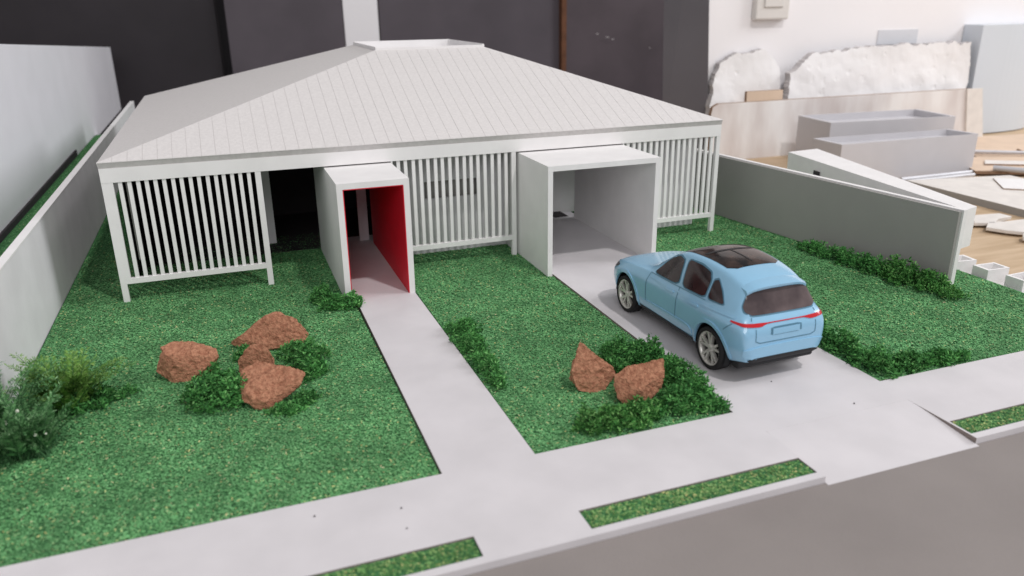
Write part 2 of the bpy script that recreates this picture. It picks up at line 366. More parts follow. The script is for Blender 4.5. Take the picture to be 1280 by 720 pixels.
def hip_y(x):
    return max(0, min(RY0 - .02, (x + o_) * (RY0 + o_) / (RX0 + o_) - o_, (W_ + o_ - x) * (RY0 + o_) / (W_ + o_ - RX1) - o_))
N_PL = 52; pw = (W_ + 2 * o_) / N_PL
for i in range(N_PL):
    xa = -o_ + i * pw + .012; xb = -o_ + (i + 1) * pw - .012
    xs = sorted({xa, xb} | {t for t in (RX0, RX1) if xa < t < xb})
    poly = [(xa, -o_ - .02), (xb, -o_ - .02)] + [(x, hip_y(x) - .01) for x in reversed(xs)]
    dz = random.uniform(.04, .05)
    bm = B()
    lo = [bm.verts.new((x, y, roof_z(y) - .02)) for x, y in poly]; hi = [bm.verts.new((x, y, roof_z(y) + dz)) for x, y in poly]
    bm.faces.new(hi); bm.faces.new(lo[::-1])
    for a in range(len(poly)):
        c = (a + 1) % len(poly); bm.faces.new((lo[a], lo[c], hi[c], hi[a]))
    bmesh.ops.remove_doubles(bm, verts=bm.verts, dist=1e-4)
    obj('roof_board', bm, 'roof_card', roof)
bm = B()
t = .10; z0, z1 = RZ - .9, 19.92
box(bm, RX0 - .05, RX1 + .05, RY0 - .05, RY0 + t, z0, z1 - .1); box(bm, RX0 - .05, RX1 + .05, RY1 - t, RY1 + .05, z0, z1)
box(bm, RX0 - .05, RX0 + t, RY0 + t, RY1 - t, z0, z1 - .04); box(bm, RX1 - t, RX1 + .05, RY0 + t, RY1 - t, z0, z1 - .02)
obj('lantern_rim', bm, 'white_card', roof)
bm = B(); box(bm, RX0 + .05, RX1 - .05, RY0 + .05, RY1 - .05, z0 - .2, z0 + .1); obj('lantern_floor', bm, 'side_card', roof)
# ------------------------------------------------------------------ the toy car (local axes in full-size metres, y forward; K units per metre)
K = 4.0
car = empty('toy_car', (42.98, -24.32, ZP + .01)); car.rotation_euler = (0, 0, math.radians(1.2)); ORG[car.name] = np.zeros(3)
tag(car, 'sky blue toy SUV with panoramic roof parked on the driveway', 'toy car')
#        y     zb   xs   xm   zm    xh   zh    xb   zbelt  xr   zr    xt   zt
ST = [( 2.40, .36, .50, .60, .52, .58, .66, .46, .77, .34, .80, .20, .81),
      ( 2.33, .30, .66, .76, .52, .75, .70, .62, .84, .46, .87, .26, .89),
      ( 2.12, .28, .82, .88, .55, .87, .78, .74, .93, .52, .97, .28, .99),
      ( 1.75, .28, .88, .93, .58, .93, .86, .80, 1.01, .56, 1.03, .30, 1.06),
      ( 1.25, .28, .88, .935, .60, .935, .90, .83, 1.07, .60, 1.09, .32, 1.12),
      ( .86, .28, .88, .935, .60, .93, .92, .86, 1.10, .68, 1.15, .36, 1.17),
      ( .62, .28, .88, .935, .60, .93, .93, .87, 1.11, .70, 1.25, .38, 1.29),
      ( .15, .28, .88, .935, .60, .93, .94, .885, 1.12, .665, 1.53, .38, 1.58),
      (-.12, .28, .88, .935, .60, .93, .94, .885, 1.13, .645, 1.61, .38, 1.67),
      (-.60, .28, .88, .94, .61, .935, .95, .89, 1.14, .635, 1.64, .38, 1.70),
      (-1.05, .28, .88, .95, .62, .95, .96, .90, 1.15, .625, 1.625, .38, 1.685),
      (-1.45, .28, .88, .965, .64, .965, .98, .90, 1.16, .61, 1.575, .37, 1.64),
      (-1.80, .29, .87, .96, .66, .96, 1.00, .88, 1.17, .60, 1.50, .36, 1.575),
      (-1.93, .30, .86, .95, .67, .95, 1.00, .86, 1.17, .60, 1.44, .36, 1.53),
      (-2.10, .31, .84, .93, .68, .92, 1.00, .83, 1.14, .66, 1.24, .36, 1.26),
      (-2.21, .32, .81, .90, .69, .89, .99, .80, 1.09, .66, 1.13, .36, 1.145),
      (-2.31, .33, .78, .86, .68, .85, .93, .77, 1.00, .62, 1.04, .34, 1.06),
      (-2.36, .35, .72, .82, .62, .81, .86, .72, .93, .58, .96, .32, .97),
      (-2.375, .42, .60, .70, .60, .70, .78, .60, .85, .48, .87, .28, .88)]
def taller(z): return z if z < 1.15 else 1.15 + (z - 1.15) * 1.2
def squeeze(y): return y if y > -1.45 else -1.45 + (y + 1.45) * .80
def fit_st(s):
    s = list(s); f = .965 if s[0] < -1.6 else (.985 if s[0] < -.8 else 1.0)
    for i in (2, 3, 5, 7, 9, 11): s[i] *= f
    for i in (8, 10, 12): s[i] = taller(s[i])
    if -2.2 < s[0] < 1.0: s[7] -= .035
    s[1] += .07 * max(0, min(1, (-1.7 - s[0]) / .5))
    s[0] = squeeze(s[0])
    return tuple(s)
def ring(s):
    s = fit_st(s)
    y, zb, xs, xm, zm, xh, zh, xb, zbelt, xr, zr, xt, zt = s
    half = [(xs * .55, zb), (xs * .96, zb), (xs + .015, zb + .10), (xm, zm), (xh, zh), (xb, zbelt), ((xb + xr) / 2 + .02 * (zr - zbelt > .2), (zbelt + zr) / 2 + .0), (xr, zr), (xt, zt)]
    return [(x, y, z) for x, z in half] + [(-x, y, z) for x, z in reversed(half)]
bm = B(); rows = [[bm.verts.new(tuple(c * K for c in p)) for p in ring(s)] for s in ST]
for a, b in zip(rows, rows[1:]):
    n = len(a)
    for i in range(n): bm.faces.new((a[i], a[(i + 1) % n], b[(i + 1) % n], b[i]))
bm.faces.new(rows[0]); bm.faces.new(rows[-1][::-1])
cr = bm.edges.layers.float.new('crease_edge')
n = len(rows[0])
for ri in range(len(rows) - 1):
    y = ST[ri][0]
    for k_, c_ in ((5, .55), (n - 6, .55), (1, .5), (n - 2, .5), (4, .35), (n - 5, .35), (7, .45), (n - 8, .45)):
        e_ = bm.edges.get((rows[ri][k_], rows[ri + 1][k_]))
        if e_: e_[cr] = c_
ri = [s[0] for s in ST].index(-1.93)
for i in range(6, n - 6):
    e_ = bm.edges.get((rows[ri][i], rows[ri][i + 1]))
    if e_: e_[cr] = .75
bmesh.ops.recalc_face_normals(bm, faces=bm.faces)
me = bpy.data.meshes.new('body'); bm.to_mesh(me); bm.free()
tmp = bpy.data.objects.new('tmp', me); C.objects.link(tmp)
md = tmp.modifiers.new('s', 'SUBSURF'); md.levels = md.render_levels = 3
dg = bpy.context.evaluated_depsgraph_get()
body_full = bpy.data.meshes.new_from_object(tmp.evaluated_get(dg))
bvh = BVHTree.FromPolygons([v.co.copy() for v in body_full.vertices], [tuple(p.vertices) for p in body_full.polygons])
# wheel arches cut through the body
cutters = []
AX_F, AX_R, WR = 1.51, -1.385, .385
for ya in (AX_F, AX_R):
    for s_ in (-1, 1):
        b_ = B(); bmesh.ops.create_cone(b_, cap_ends=True, segments=48, radius1=.438 * K, radius2=.438 * K, depth=.6 * K, matrix=Matrix.Translation((s_ * .92 * K, ya * K, .40 * K)) @ Matrix.Rotation(math.pi / 2, 4, 'Y'))
        cm = bpy.data.meshes.new('cut'); b_.to_mesh(cm); b_.free(); co_ = bpy.data.objects.new('cut', cm); C.objects.link(co_); cutters.append(co_)
        bo = tmp.modifiers.new('b', 'BOOLEAN'); bo.operation = 'DIFFERENCE'; bo.object = co_; bo.solver = 'EXACT'
dg = bpy.context.evaluated_depsgraph_get(); dg.update()
body = bpy.data.meshes.new_from_object(tmp.evaluated_get(dg)); body.name = 'body'
for o_x in cutters + [tmp]: bpy.data.objects.remove(o_x)
body.materials.clear()
ob = link_mesh('body', body, 'car_paint', car)
bpy.context.view_layer.update()
ob.data.polygons.foreach_set('use_smooth', [True] * len(ob.data.polygons))
ob.data.set_sharp_from_angle(angle=math.radians(38))

def chaikin(p, it=2):
    for _ in range(it):
        q = []
        for i in range(len(p)):
            a, b = Vector(p[i]), Vector(p[(i + 1) % len(p)])
            q += [tuple(a * .88 + b * .12), tuple(a * .12 + b * .88)]
        p = q
    return p
def cast(d2, view, off):
    """drop a 2-D point of a side / rear / front / top elevation onto the body shell"""
    a, b = d2
    o, d = {'L': ((-3, a, b), (1, 0, 0)), 'R': ((3, a, b), (-1, 0, 0)), 'back': ((a, -5, b), (0, 1, 0)), 'front': ((a, 5, b), (0, -1, 0)), 'top': ((a, b, 4), (0, 0, -1))}[view]
    o = Vector(o) * K; d = Vector(d)
    hit = bvh.ray_cast(o, d)
    if hit[0] is None:
        p0 = o + d * ({'back': 5 - 2.2, 'front': 5 - 2.2}.get(view, 2)) * K
        hit = bvh.find_nearest(p0)
    return hit[0] + hit[1] * off * K if hit[1].dot(d) < 0 else hit[0] - d * off * K
def decal(name, poly, view, off, m, parent, rnd=2, step=.05, thick=.012, pts_only=False):
    p = chaikin(poly, rnd) if rnd else poly
    dense = []
    for i in range(len(p)):
        a, b = Vector(p[i]), Vector(p[(i + 1) % len(p)]); k_ = max(1, int((b - a).length / step))
        dense += [a.lerp(b, t_ / k_) for t_ in range(k_)]
    nb = len(dense); xs = [v.x for v in dense]; ys = [v.y for v in dense]; pts = list(dense)
    x = min(xs) + step / 2
    while x < max(xs):
        y = min(ys) + step / 2
        while y < max(ys):
            ins = False
            for i in range(nb):
                a, b = dense[i], dense[(i + 1) % nb]
                if (a.y > y) != (b.y > y) and x < (b.x - a.x) * (y - a.y) / (b.y - a.y) + a.x: ins = not ins
            if ins and min((Vector((x, y)) - q).length for q in dense) > step * .45: pts.append(Vector((x, y)))
            y += step
        x += step
    v2, _, f2, *_ = delaunay_2d_cdt(pts, [(i, (i + 1) % nb) for i in range(nb)], [], 1, 1e-6)
    b_ = B(); vs = [b_.verts.new(cast((q.x, q.y), view, off)) for q in v2]
    for f in f2:
        try: b_.faces.new([vs[i] for i in f])
        except ValueError: pass
    # a rim that drops back to the shell so the piece has thickness
    bnd_ = [e_ for e_ in b_.edges if len(e_.link_faces) == 1]
    r_ = bmesh.ops.extrude_edge_only(b_, edges=bnd_)
    bmesh.ops.recalc_face_normals(b_, faces=b_.faces)
    for v in [g for g in r_['geom'] if isinstance(g, bmesh.types.BMVert)]:
        h = bvh.find_nearest(v.co); v.co = h[0] - h[1] * .004 * K
    o = obj(name, b_, m, parent, smooth=True)
    o.data.set_sharp_from_angle(angle=math.radians(45))
    return o
def ribbon(name, line, w_, view, off, m, parent, step=.03):
    L = [Vector(p) for p in line]; pts = []
    for a, b in zip(L, L[1:]):
        k_ = max(1, int((b - a).length / step)); pts += [a.lerp(b, t_ / k_) for t_ in range(k_)]
    pts.append(L[-1]); b_ = B(); prev = None
    for i, p in enumerate(pts):
        t_ = (pts[min(i + 1, len(pts) - 1)] - pts[max(i - 1, 0)]).normalized(); nn = Vector((-t_.y, t_.x)) * w_ / 2
        cur = (b_.verts.new(cast(p + nn, view, off)), b_.verts.new(cast(p - nn, view, off)))
        if prev: b_.faces.new((prev[0], prev[1], cur[1], cur[0]))
        prev = cur
    return obj(name, b_, m, parent, smooth=True)
SW = {'front_side_window': [(.60, 1.135), (-.25, 1.165), (-.19, 1.52), (-.02, 1.545), (.16, 1.475), (.36, 1.345)],
      'rear_side_window': [(-.38, 1.17), (-1.05, 1.19), (-1.05, 1.43), (-.96, 1.53), (-.70, 1.565), (-.32, 1.56)],
      'quarter_window': [(-1.14, 1.20), (-1.56, 1.215), (-1.40, 1.36), (-1.22, 1.48), (-1.13, 1.45)]}
SW = {k_: [(y_, taller(z_)) for y_, z_ in v_] for k_, v_ in SW.items()}
for v in ('L', 'R'):
    for nm, pl in SW.items():
        c_ = Vector((sum(p[0] for p in pl) / len(pl), sum(p[1] for p in pl) / len(pl)))
        big = [tuple(c_ + (Vector(p) - c_) * (1 + .035 / max(.12, (Vector(p) - c_).length))) for p in pl]
        seal = decal('window_seal', big, v, .004, 'car_gap', car, rnd=2, step=.06)
        decal(nm, pl, v, .010, 'car_glass', car, rnd=2, step=.05)
    door_f = [(.70, 1.10), (.73, .95), (.72, .48), (.66, .40)]; door_b = [(-.315, 1.15), (-.33, .95), (-.31, .40)]
    door_r = [(-1.12, 1.17), (-1.20, 1.0), (-1.02, .80), (-.93, .60), (-.90, .42)]
    for ln in (door_f, door_b): ribbon('door_gap', ln, .016, v, .004, 'car_gap', car)
    ribbon('door_gap', [(.66, .40), (-.31, .385), (-.90, .40)], .016, v, .004, 'car_gap', car)
    ribbon('beltline_trim', [(.70, 1.105), (-.3, 1.135), (-1.1, 1.16)], .012, v, .004, 'car_gap', car)
    ribbon('bumper_gap', [(-1.74, .88), (-1.82, .96), (-1.90, 1.03)], .014, v, .004, 'car_gap', car)
    for yh in (-.08, -.86):
        decal('door_handle', [(yh + .12, .985), (yh - .12, .995), (yh - .12, 1.03), (yh + .12, 1.02)], v, .022, 'car_paint', car, rnd=2, step=.04)
    decal('door_moulding', [(.92, .41), (-.86, .41), (-.84, .52), (-.70, .60), (.60, .56), (.90, .50)], v, .016, 'car_paint', car, rnd=1, step=.06)
    for ya in (AX_F, AX_R):
        aa = [math.radians(t_) for t_ in range(-8, 190, 9)]
        decal('arch_lip', [(ya + .505 * math.cos(a), .40 + .505 * math.sin(a)) for a in aa] + [(ya + .445 * math.cos(a), .40 + .445 * math.sin(a)) for a in reversed(aa)], v, .018, 'car_paint', car, rnd=0, step=.05)
    ribbon('shoulder_crease', [(.65, 1.045), (0, 1.05), (-.9, 1.075), (-1.6, 1.11), (-1.9, 1.12)], .03, v, .010, 'car_paint', car)
    decal('sill_trim', [(.98, .30), (-.88, .30), (-.88, .375), (.98, .375)], v, .008, 'car_black', car, rnd=1, step=.08)
    decal('headlight', [(2.26, .76), (1.98, .84), (1.92, .90), (2.12, .90)], v, .006, 'car_headlight', car, rnd=2)
# rear
def mir(p): return p + [(-x, z) for x, z in reversed(p)]
decal('rear_window_seal', mir([(-.60, 1.15), (-.715, 1.21), (-.70, 1.30), (-.565, 1.535)]), 'back', .004, 'car_gap', car, rnd=2, step=.06)
decal('rear_window', mir([(-.585, 1.17), (-.69, 1.22), (-.69, 1.295), (-.555, 1.53)]), 'back', .010, 'car_rear_glass', car, rnd=2, step=.05)
decal('tail_light_bar', mir([(-.36, 1.046), (-.50, 1.008), (-.80, 1.024), (-.875, 1.048), (-.86, 1.075), (-.52, 1.066), (-.36, 1.060)]), 'back', .012, 'car_light', car, rnd=1, step=.03)
decal('rear_bumper_lip', mir([(-.62, .46), (-.78, .52), (-.80, .65), (-.40, .685)]), 'back', .022, 'car_paint', car, rnd=1, step=.06)
ribbon('hatch_gap', [(-.62, 1.15), (-.64, 1.10)], .016, 'back', .004, 'car_gap', car); ribbon('hatch_gap', [(.62, 1.15), (.64, 1.10)], .016, 'back', .004, 'car_gap', car)
ribbon('hatch_gap', [(-.60, .98), (-.60, .78), (-.52, .74), (.52, .74), (.60, .78), (.60, .98)], .016, 'back', .004, 'car_gap', car)
decal('plate_recess', [(-.31, .845), (.31, .845), (.31, .985), (-.31, .985)], 'back', .003, 'car_gap', car, rnd=1)
decal('number_plate', [(-.27, .855), (.27, .855), (.27, .955), (-.27, .955)], 'back', .010, 'car_paint', car, rnd=0)
decal('rear_diffuser', mir([(-.58, .415), (-.72, .445), (-.60, .485), (-.40, .49)]), 'back', .026, 'car_black', car, rnd=2)
# roof and front
decal('sunroof', [(-.54, .08), (.54, .08), (.555, -.4), (.52, -1.30), (-.52, -1.30), (-.555, -.4)], 'top', .008, 'car_sunroof', car, rnd=1, step=.06)
ribbon('sunroof_bar', [(-.49, -.52), (.49, -.52)], .07, 'top', .013, 'car_black', car, step=.05)
ribbon('sunroof_bar', [(0, -.55), (0, -1.18)], .03, 'top', .013, 'car_black', car, step=.05)
decal('windscreen', mir([(-.70, 1.22), (-.55, 1.60), (-.3, 1.64)]), 'front', .008, 'car_glass', car, rnd=2, step=.06)
decal('front_grille', mir([(-.52, .46), (-.60, .56), (-.50, .66)]), 'front', .008, 'car_black', car, rnd=2, step=.06)
# rear spoiler
bm = B(); sp = []
for x in np.linspace(-.60, .60, 13):
    a = abs(x) / .60; zt = cast((x, -1.70), 'top', 0).z / K
    yb_ = -1.95 + .09 * a ** 2.5
    sp.append([bm.verts.new((x * K, y * K, z * K)) for y, z in ((-1.70, zt + .008), (-1.82, zt - .010), (yb_, zt - .045), (yb_ + .01, zt - .085), (-1.76, zt - .075))])
for a, b in zip(sp, sp[1:]):
    for i in range(5): bm.faces.new((a[i], a[(i + 1) % 5], b[(i + 1) % 5], b[i]))
bm.faces.new(sp[0]); bm.faces.new(sp[-1][::-1])
o = obj('rear_spoiler', bm, 'car_paint', car, smooth=True); o.data.set_sharp_from_angle(angle=math.radians(40))
# underbody
bm = B(); box(bm, -.78 * K, .78 * K, -2.03 * K, 2.2 * K, .23 * K, .41 * K, bev=.05 * K); obj('underbody', bm, 'car_black', car)
for ex in (-.5, .5):
    bm = B(); bmesh.ops.create_cone(bm, cap_ends=True, segments=16, radius1=.05 * K, radius2=.05 * K, depth=.2 * K, matrix=Matrix.Translation((ex * K, -1.98 * K, .38 * K)) @ Matrix.Rotation(math.pi / 2, 4, 'X')); obj('exhaust', bm, 'car_black', car)
# wheels
def lathe(bm, prof, cx, cy, cz, seg=48):
    rr = []
    for i in range(seg):
        a = 2 * math.pi * i / seg
        rr.append([bm.verts.new((cx + x, cy + r * math.cos(a), cz + r * math.sin(a))) for r, x in prof])
    for i in range(seg):
        a, b = rr[i], rr[(i + 1) % seg]
        for k_ in range(len(prof) - 1): bm.faces.new((a[k_], a[k_ + 1], b[k_ + 1], b[k_]))
def wheel(sx, ya):
    cx, cy, cz = sx * .80 * K, ya * K, WR * K
    s_ = sx * K
    b_ = B(); lathe(b_, [(.29 * K, .085 * s_), (.305 * K, .125 * s_), (.345 * K, .13 * s_), (.375 * K, .105 * s_), (.385 * K, .06 * s_), (.385 * K, -.10 * s_), (.34 * K, -.13 * s_), (.28 * K, -.12 * s_)], cx, cy, cz)
    ty = obj('tyre', b_, 'tyre', car, smooth=True)
    b_ = B(); lathe(b_, [(.265 * K, -.05 * s_), (.268 * K, .075 * s_), (.285 * K, .112 * s_), (.303 * K, .118 * s_), (.300 * K, .08 * s_)], cx, cy, cz)
    rim = obj('rim', b_, 'rim', ty, smooth=True)
    b_ = B(); lathe(b_, [(.001, .02 * s_), (.27 * K, .01 * s_)], cx, cy, cz); obj('brake_disc', b_, 'car_black', ty)
    ph = random.uniform(0, 1)
    for k_ in range(5):
        b_ = B()
        for da in (-.22, .22):
            a0 = ph + k_ * 2 * math.pi / 5; a1 = a0 + da
            p0 = Vector((0, math.cos(a0 + da * .35) * .06, math.sin(a0 + da * .35) * .06)); p1 = Vector((0, math.cos(a1) * .285, math.sin(a1) * .285))
            dv = (p1 - p0).normalized(); nn = Vector((1, 0, 0)).cross(dv)
            q = []
            for p, hw, dx in ((p0, .026, .085), (p1, .017, .105)):
                q.append([(cx + (dx - t_) * s_, cy + (p.y + nn.y * h) * K, cz + (p.z + nn.z * h) * K) for t_, h in ((0, -hw), (0, hw), (.05, hw), (.05, -hw))])
            hexa(b_, q[0], q[1])
        obj('spoke', b_, 'rim', ty)
    b_ = B(); lathe(b_, [(.001, .10 * s_), (.05 * K, .097 * s_), (.075 * K, .08 * s_), (.08 * K, .03 * s_)], cx, cy, cz, 24); obj('hub_cap', b_, 'rim', ty, smooth=True)
    # arch liner
    b_ = B(); seg = 24; pr = []
    for i in range(seg + 1):
        a = math.radians(-25) + math.radians(230) * i / seg
        y, z = cy + .432 * K * math.cos(a), .40 * K + .432 * K * math.sin(a)
        pr.append((b_.verts.new((sx * .885 * K, y, z)), b_.verts.new((sx * .60 * K, y, z)), b_.verts.new((sx * .60 * K, cy, .4 * K)) if i == 0 else None))
    c0 = pr[0][2]
    for a, b in zip(pr, pr[1:]):
        b_.faces.new((a[0], a[1], b[1], b[0])); b_.faces.new((a[1], b[1], c0))
    obj('arch_liner', b_, 'car_black', car, recalc=False)
for sx in (-1, 1):
    for ya in (AX_F, AX_R): wheel(sx, ya)

# ------------------------------------------------------------------ rocks
R2 = Vector((_r.x, _r.y, 0)).normalized(); F2 = Vector((_f.x, _f.y, 0)).normalized()
def rock(center, pts, seed, label, rough=.15, hs=1.0):
    """hull points given as (to the right, away, up) seen from the street side"""
    b_ = B()
    for a, d, h in pts:
        if h < .15: a, d = a * .78, d * .78
        p = Vector((center[0], center[1], 0)) + R2 * a + F2 * d; b_.verts.new((p.x, p.y, h * hs))
    bmesh.ops.convex_hull(b_, input=b_.verts)
    bmesh.ops.delete(b_, geom=[v for v in b_.verts if not v.link_faces], context='VERTS')
    bmesh.ops.triangulate(b_, faces=b_.faces)
    for _ in range(6):
        lng = [e_ for e_ in b_.edges if e_.calc_length() > .15]
        if not lng: break
        bmesh.ops.subdivide_edges(b_, edges=lng, cuts=1, use_grid_fill=False); bmesh.ops.triangulate(b_, faces=b_.faces)
    bmesh.ops.smooth_vert(b_, verts=b_.verts, factor=.08, use_axis_x=True, use_axis_y=True, use_axis_z=True)
    b_.normal_update(); off = Vector((seed * 3.1, seed * 1.7, seed * 5.3)); mv = []
    for v in b_.verts:
        q = v.co + off
        nz = noise.noise(q * .7) * .9 + min(0, noise.noise(q * 1.9) + .1) * 1.6 + noise.noise(q * 4.5) * .35 + noise.noise(q * 9) * .30 + noise.noise(q * 16) * .2
        cell = noise.cell(q * .8) * .25
        mv.append(v.co + v.normal * (nz + cell * .3) * rough)
    for v, c in zip(b_.verts, mv): v.co = c
    o = obj('rock', b_, 'rock')
    return tag(o, label, 'rock', 'red rocks on the lawn')
rock((5.6, -17.7), [(-2.1, -.3, .9), (-1.7, .3, 3.0), (-1.4, -.7, -.1), (-.8, -1.1, .0), (.3, -1.0, .0), (1.2, -.6, .9), (2.3, .2, 2.1), (1.9, .7, 2.6), (-1.2, 1.3, 3.1), (.0, 1.5, 2.8), (-1.6, 1.3, -.1), (1.8, 1.2, -.1), (-1.0, -.6, 2.7)], 1, 'squarish red rock at the wall side of the four rock group', hs=.74)
rock((11.5, -14.3), [(-3.1, -.4, .5), (-2.4, -.6, 1.3), (-.6, .2, 3.2), (.6, .4, 3.5), (2.0, .1, 2.9), (2.9, -.3, 1.6), (2.7, -.6, .8), (.6, -1.0, .3), (-2.0, -.9, -.1), (1.6, -.5, -.1), (2.2, 1.2, 1.2), (-1.0, 1.6, 1.6), (-1.6, 1.6, -.1), (2, 1.4, -.1), (.2, 1.6, 3.0)], 2, 'largest long red rock at the back of the four rock group', hs=.72)
rock((10.2, -19.0), [(-1.5, -.4, -.1), (-1.4, -.2, .8), (-.5, .1, 1.9), (.5, .2, 2.0), (1.3, -.1, 1.1), (1.6, -.3, -.1), (-1, 1.1, -.1), (1, 1.1, -.1), (.2, 1.0, 1.7)], 3, 'small red rock wedged in the middle of the four rock group', hs=1.15)
rock((10.6, -23.3), [(-1.9, -.2, .8), (-1.85, .9, 2.4), (-.9, 1.6, 2.9), (.6, 1.4, 2.6), (2.5, .5, 2.5), (2.2, .1, 1.6), (.7, -1.3, .0), (-.3, -1.5, .0), (-1.1, -1.2, .7), (-1.5, -.6, 1.0), (-1.3, 1.6, -.1), (1.4, 1.2, -.1), (.2, -1.3, .8), (-1.0, -1.0, 1.4)], 4, 'flat topped triangular red rock at the front of the four rock group', .15, .75)
rock((31.0, -29.3), [(-1.6, -.2, .9), (-1.3, .2, 2.2), (-.9, .4, 3.7), (-.6, .3, 3.6), (.4, .1, 2.1), (1.5, .2, 1.3), (1.1, -.4, .1), (-.2, -1.0, .0), (-1.1, -.8, .2), (-1.2, 1.0, -.1), (1.2, 1.1, -.1), (0, 1.2, 1.4), (-1.45, -.5, 1.6)], 5, 'pointed red rock in the pair beside the driveway', hs=.86)
rock((33.0, -31.8), [(-1.6, -.1, 1.0), (-1.5, .3, 1.8), (-.6, .5, 2.3), (1.6, .5, 2.9), (1.7, .1, 2.2), (1.45, -.3, .9), (.4, -.9, .2), (-.8, -1.2, .0), (-1.4, -.8, .4), (.0, -.9, 1.3), (-1.2, 1.2, -.1), (1.6, 1.2, -.1), (.7, 1.3, 2.0)], 6, 'blocky red rock in the pair beside the driveway', hs=.92)

# ------------------------------------------------------------------ planting
def moss(name, blobs, n, size, m, label, group='moss bushes on the model lawn'):
    """a low bush of torn foliage foam: leaf crumbs filling lumpy mounds (x, y, rx, ry, h)"""
    wts = np.array([b[2] * b[3] * b[4] for b in blobs]); wts = wts / wts.sum(); V = []
    for (x, y, rx, ry, h), wt in zip(blobs, wts):
        k_ = max(60, int(2.3 * n * wt)); a = rng.uniform(0, 2 * np.pi, k_); r = np.sqrt(rng.uniform(0, 1, k_)); t_ = rng.uniform(0, 1, k_) ** .6
        lump = 1 + .30 * np.sin(a * 3 + x) + .22 * np.sin(a * 7 + y * 2) + .15 * np.sin(a * 13 + x * 3)
        px = x + rx * r * np.cos(a) * lump; py = y + ry * r * np.sin(a) * lump
        top = 1.15 * h * np.sqrt(np.clip(1 - r ** 2, .03, 1)) * (1 + .35 * np.sin(px * 4.3 + py * 2.7) * np.cos(py * 3.9 - px))
        V.append(np.stack((px, py, .03 + top * t_), 1))
    P = np.concatenate(V); k_ = len(P)
    # pull crumbs into tufts
    tc = P[rng.integers(0, k_, max(12, k_ // 40))]; near = np.array([np.argmin(((tc - p) ** 2).sum(1)) for p in P])
    P = P + (tc[near] - P) * rng.uniform(.0, .65, k_)[:, None]; P[:, 2] = np.maximum(P[:, 2], .05)
    d = rng.normal(size=(k_, 3)); d[:, 2] = np.abs(d[:, 2]) * .8; d /= np.linalg.norm(d, axis=1)[:, None]
    s_ = np.cross(d, rng.normal(size=(k_, 3))); s_ /= np.linalg.norm(s_, axis=1)[:, None]
    L = (size * .66 * rng.uniform(.6, 1.7, k_))[:, None]; w_ = (size * .66 * rng.uniform(.22, .55, k_))[:, None]
    q = np.stack((P - s_ * w_ * .35, P + s_ * w_ * .35, P + d * L * .6 + s_ * w_ * .6, P + d * L, P + d * L * .6 - s_ * w_ * .6), 1)
    o = link_mesh(name, np_mesh(name, q.reshape(-1, 3), None, 5), m)
    return tag(o, label, 'bush', group)
moss('moss_bush', [(7.0, -22.2, 1.5, 1.3, 1.5), (8.6, -22.6, 1.3, 1.4, 1.4), (7.6, -20.6, 1.3, 1.2, 1.5)], 3000, .33, 'moss', 'dark moss tuft between the squarish rock and the flat topped rock')
moss('moss_bush', [(13.6, -18.3, 1.2, 1.5, 1.4), (13.8, -20.4, .9, 1.2, 1.0), (12.6, -17.2, .8, .8, 1.2)], 2000, .33, 'moss', 'moss tuft on the path side of the four rock group')
moss('moss_bush', [(11.7, -25.2, 1.0, .8, .5), (12.9, -24.2, .7, .8, .5)], 900, .3, 'moss', 'thin low moss tuft in front of the flat topped rock')
moss('moss_bush', [(9.4, -16.0, .7, .6, .9)], 350, .3, 'moss', 'little moss tuft wedged under the longest rock')
moss('moss_bush', [(16.9, -8.3, 1.0, .8, 1.0), (18.3, -8.6, 1.1, .7, 1.15), (16.3, -6.2, .9, 1.4, 1.2)], 2000, .33, 'moss', 'moss tuft at the foot of the red lined entry portal')
moss('moss_bush', [(25.6, -17.6, 1.1, 1.5, 1.0), (25.3, -20.6, 1.0, 2.0, .9), (25.3, -24.0, .8, 2.0, .9), (25.2, -26.4, .7, 1.2, .6)], 2600, .32, 'moss', 'narrow moss border along the edge of the garden path')
moss('moss_bush', [(34.4, -26.6, 1.7, 1.3, 1.5), (36.3, -27.6, 1.2, 1.7, 1.5), (33.3, -28.2, 1.0, .8, 1.1)], 2700, .33, 'moss', 'moss mound on the house side of the rock pair by the driveway')
moss('moss_bush', [(36.4, -31.0, 1.1, 2.0, 1.6), (36.3, -33.4, 1.2, 1.8, 1.5), (34.6, -34.0, 1.5, 1.2, 1.3), (36.8, -35.0, .7, .6, .7)], 3600, .34, 'moss', 'thick moss hedge filling the lawn corner where driveway meets sidewalk by the rock pair')
moss('moss_bush', [(31.9, -34.2, 1.5, 1.0, 1.1), (29.6, -34.4, 1.5, .9, 1.2), (28.6, -33.7, .8, .8, 1.0)], 2400, .34, 'moss_light', 'lighter moss row along the sidewalk in front of the rock pair')
moss('moss_bush', [(50.1, -28.2, .9, 1.8, 1.5), (50.2, -31.4, .9, 2.0, 1.4), (50.5, -33.9, 1.2, 1.4, 1.2)], 2700, .34, 'moss', 'dark moss hedge behind the rear bumper of the blue car')
moss('moss_bush', [(52.6, -34.6, 1.6, .9, 1.0), (55.2, -34.7, 1.6, .8, .8), (57.2, -34.8, .8, .6, .5)], 1900, .33, 'moss', 'low moss row along the sidewalk behind the blue car')
moss('moss_bush', [(64.6, -11.0, .9, 1.8, 1.1), (65.2, -14.2, 1.0, 1.8, 1.2), (65.6, -17.4, 1.1, 1.9, 1.3)], 2600, .34, 'moss', 'long moss bank against the grey boundary wall')
moss('moss_bush', [(65.9, -20.6, 1.3, 1.8, 1.7), (66.8, -23.2, 1.2, 1.6, 1.5), (66.6, -25.4, 1.0, 1.0, .9)], 2600, .35, 'moss_light', 'lighter moss tuft round the street end of the grey boundary wall')
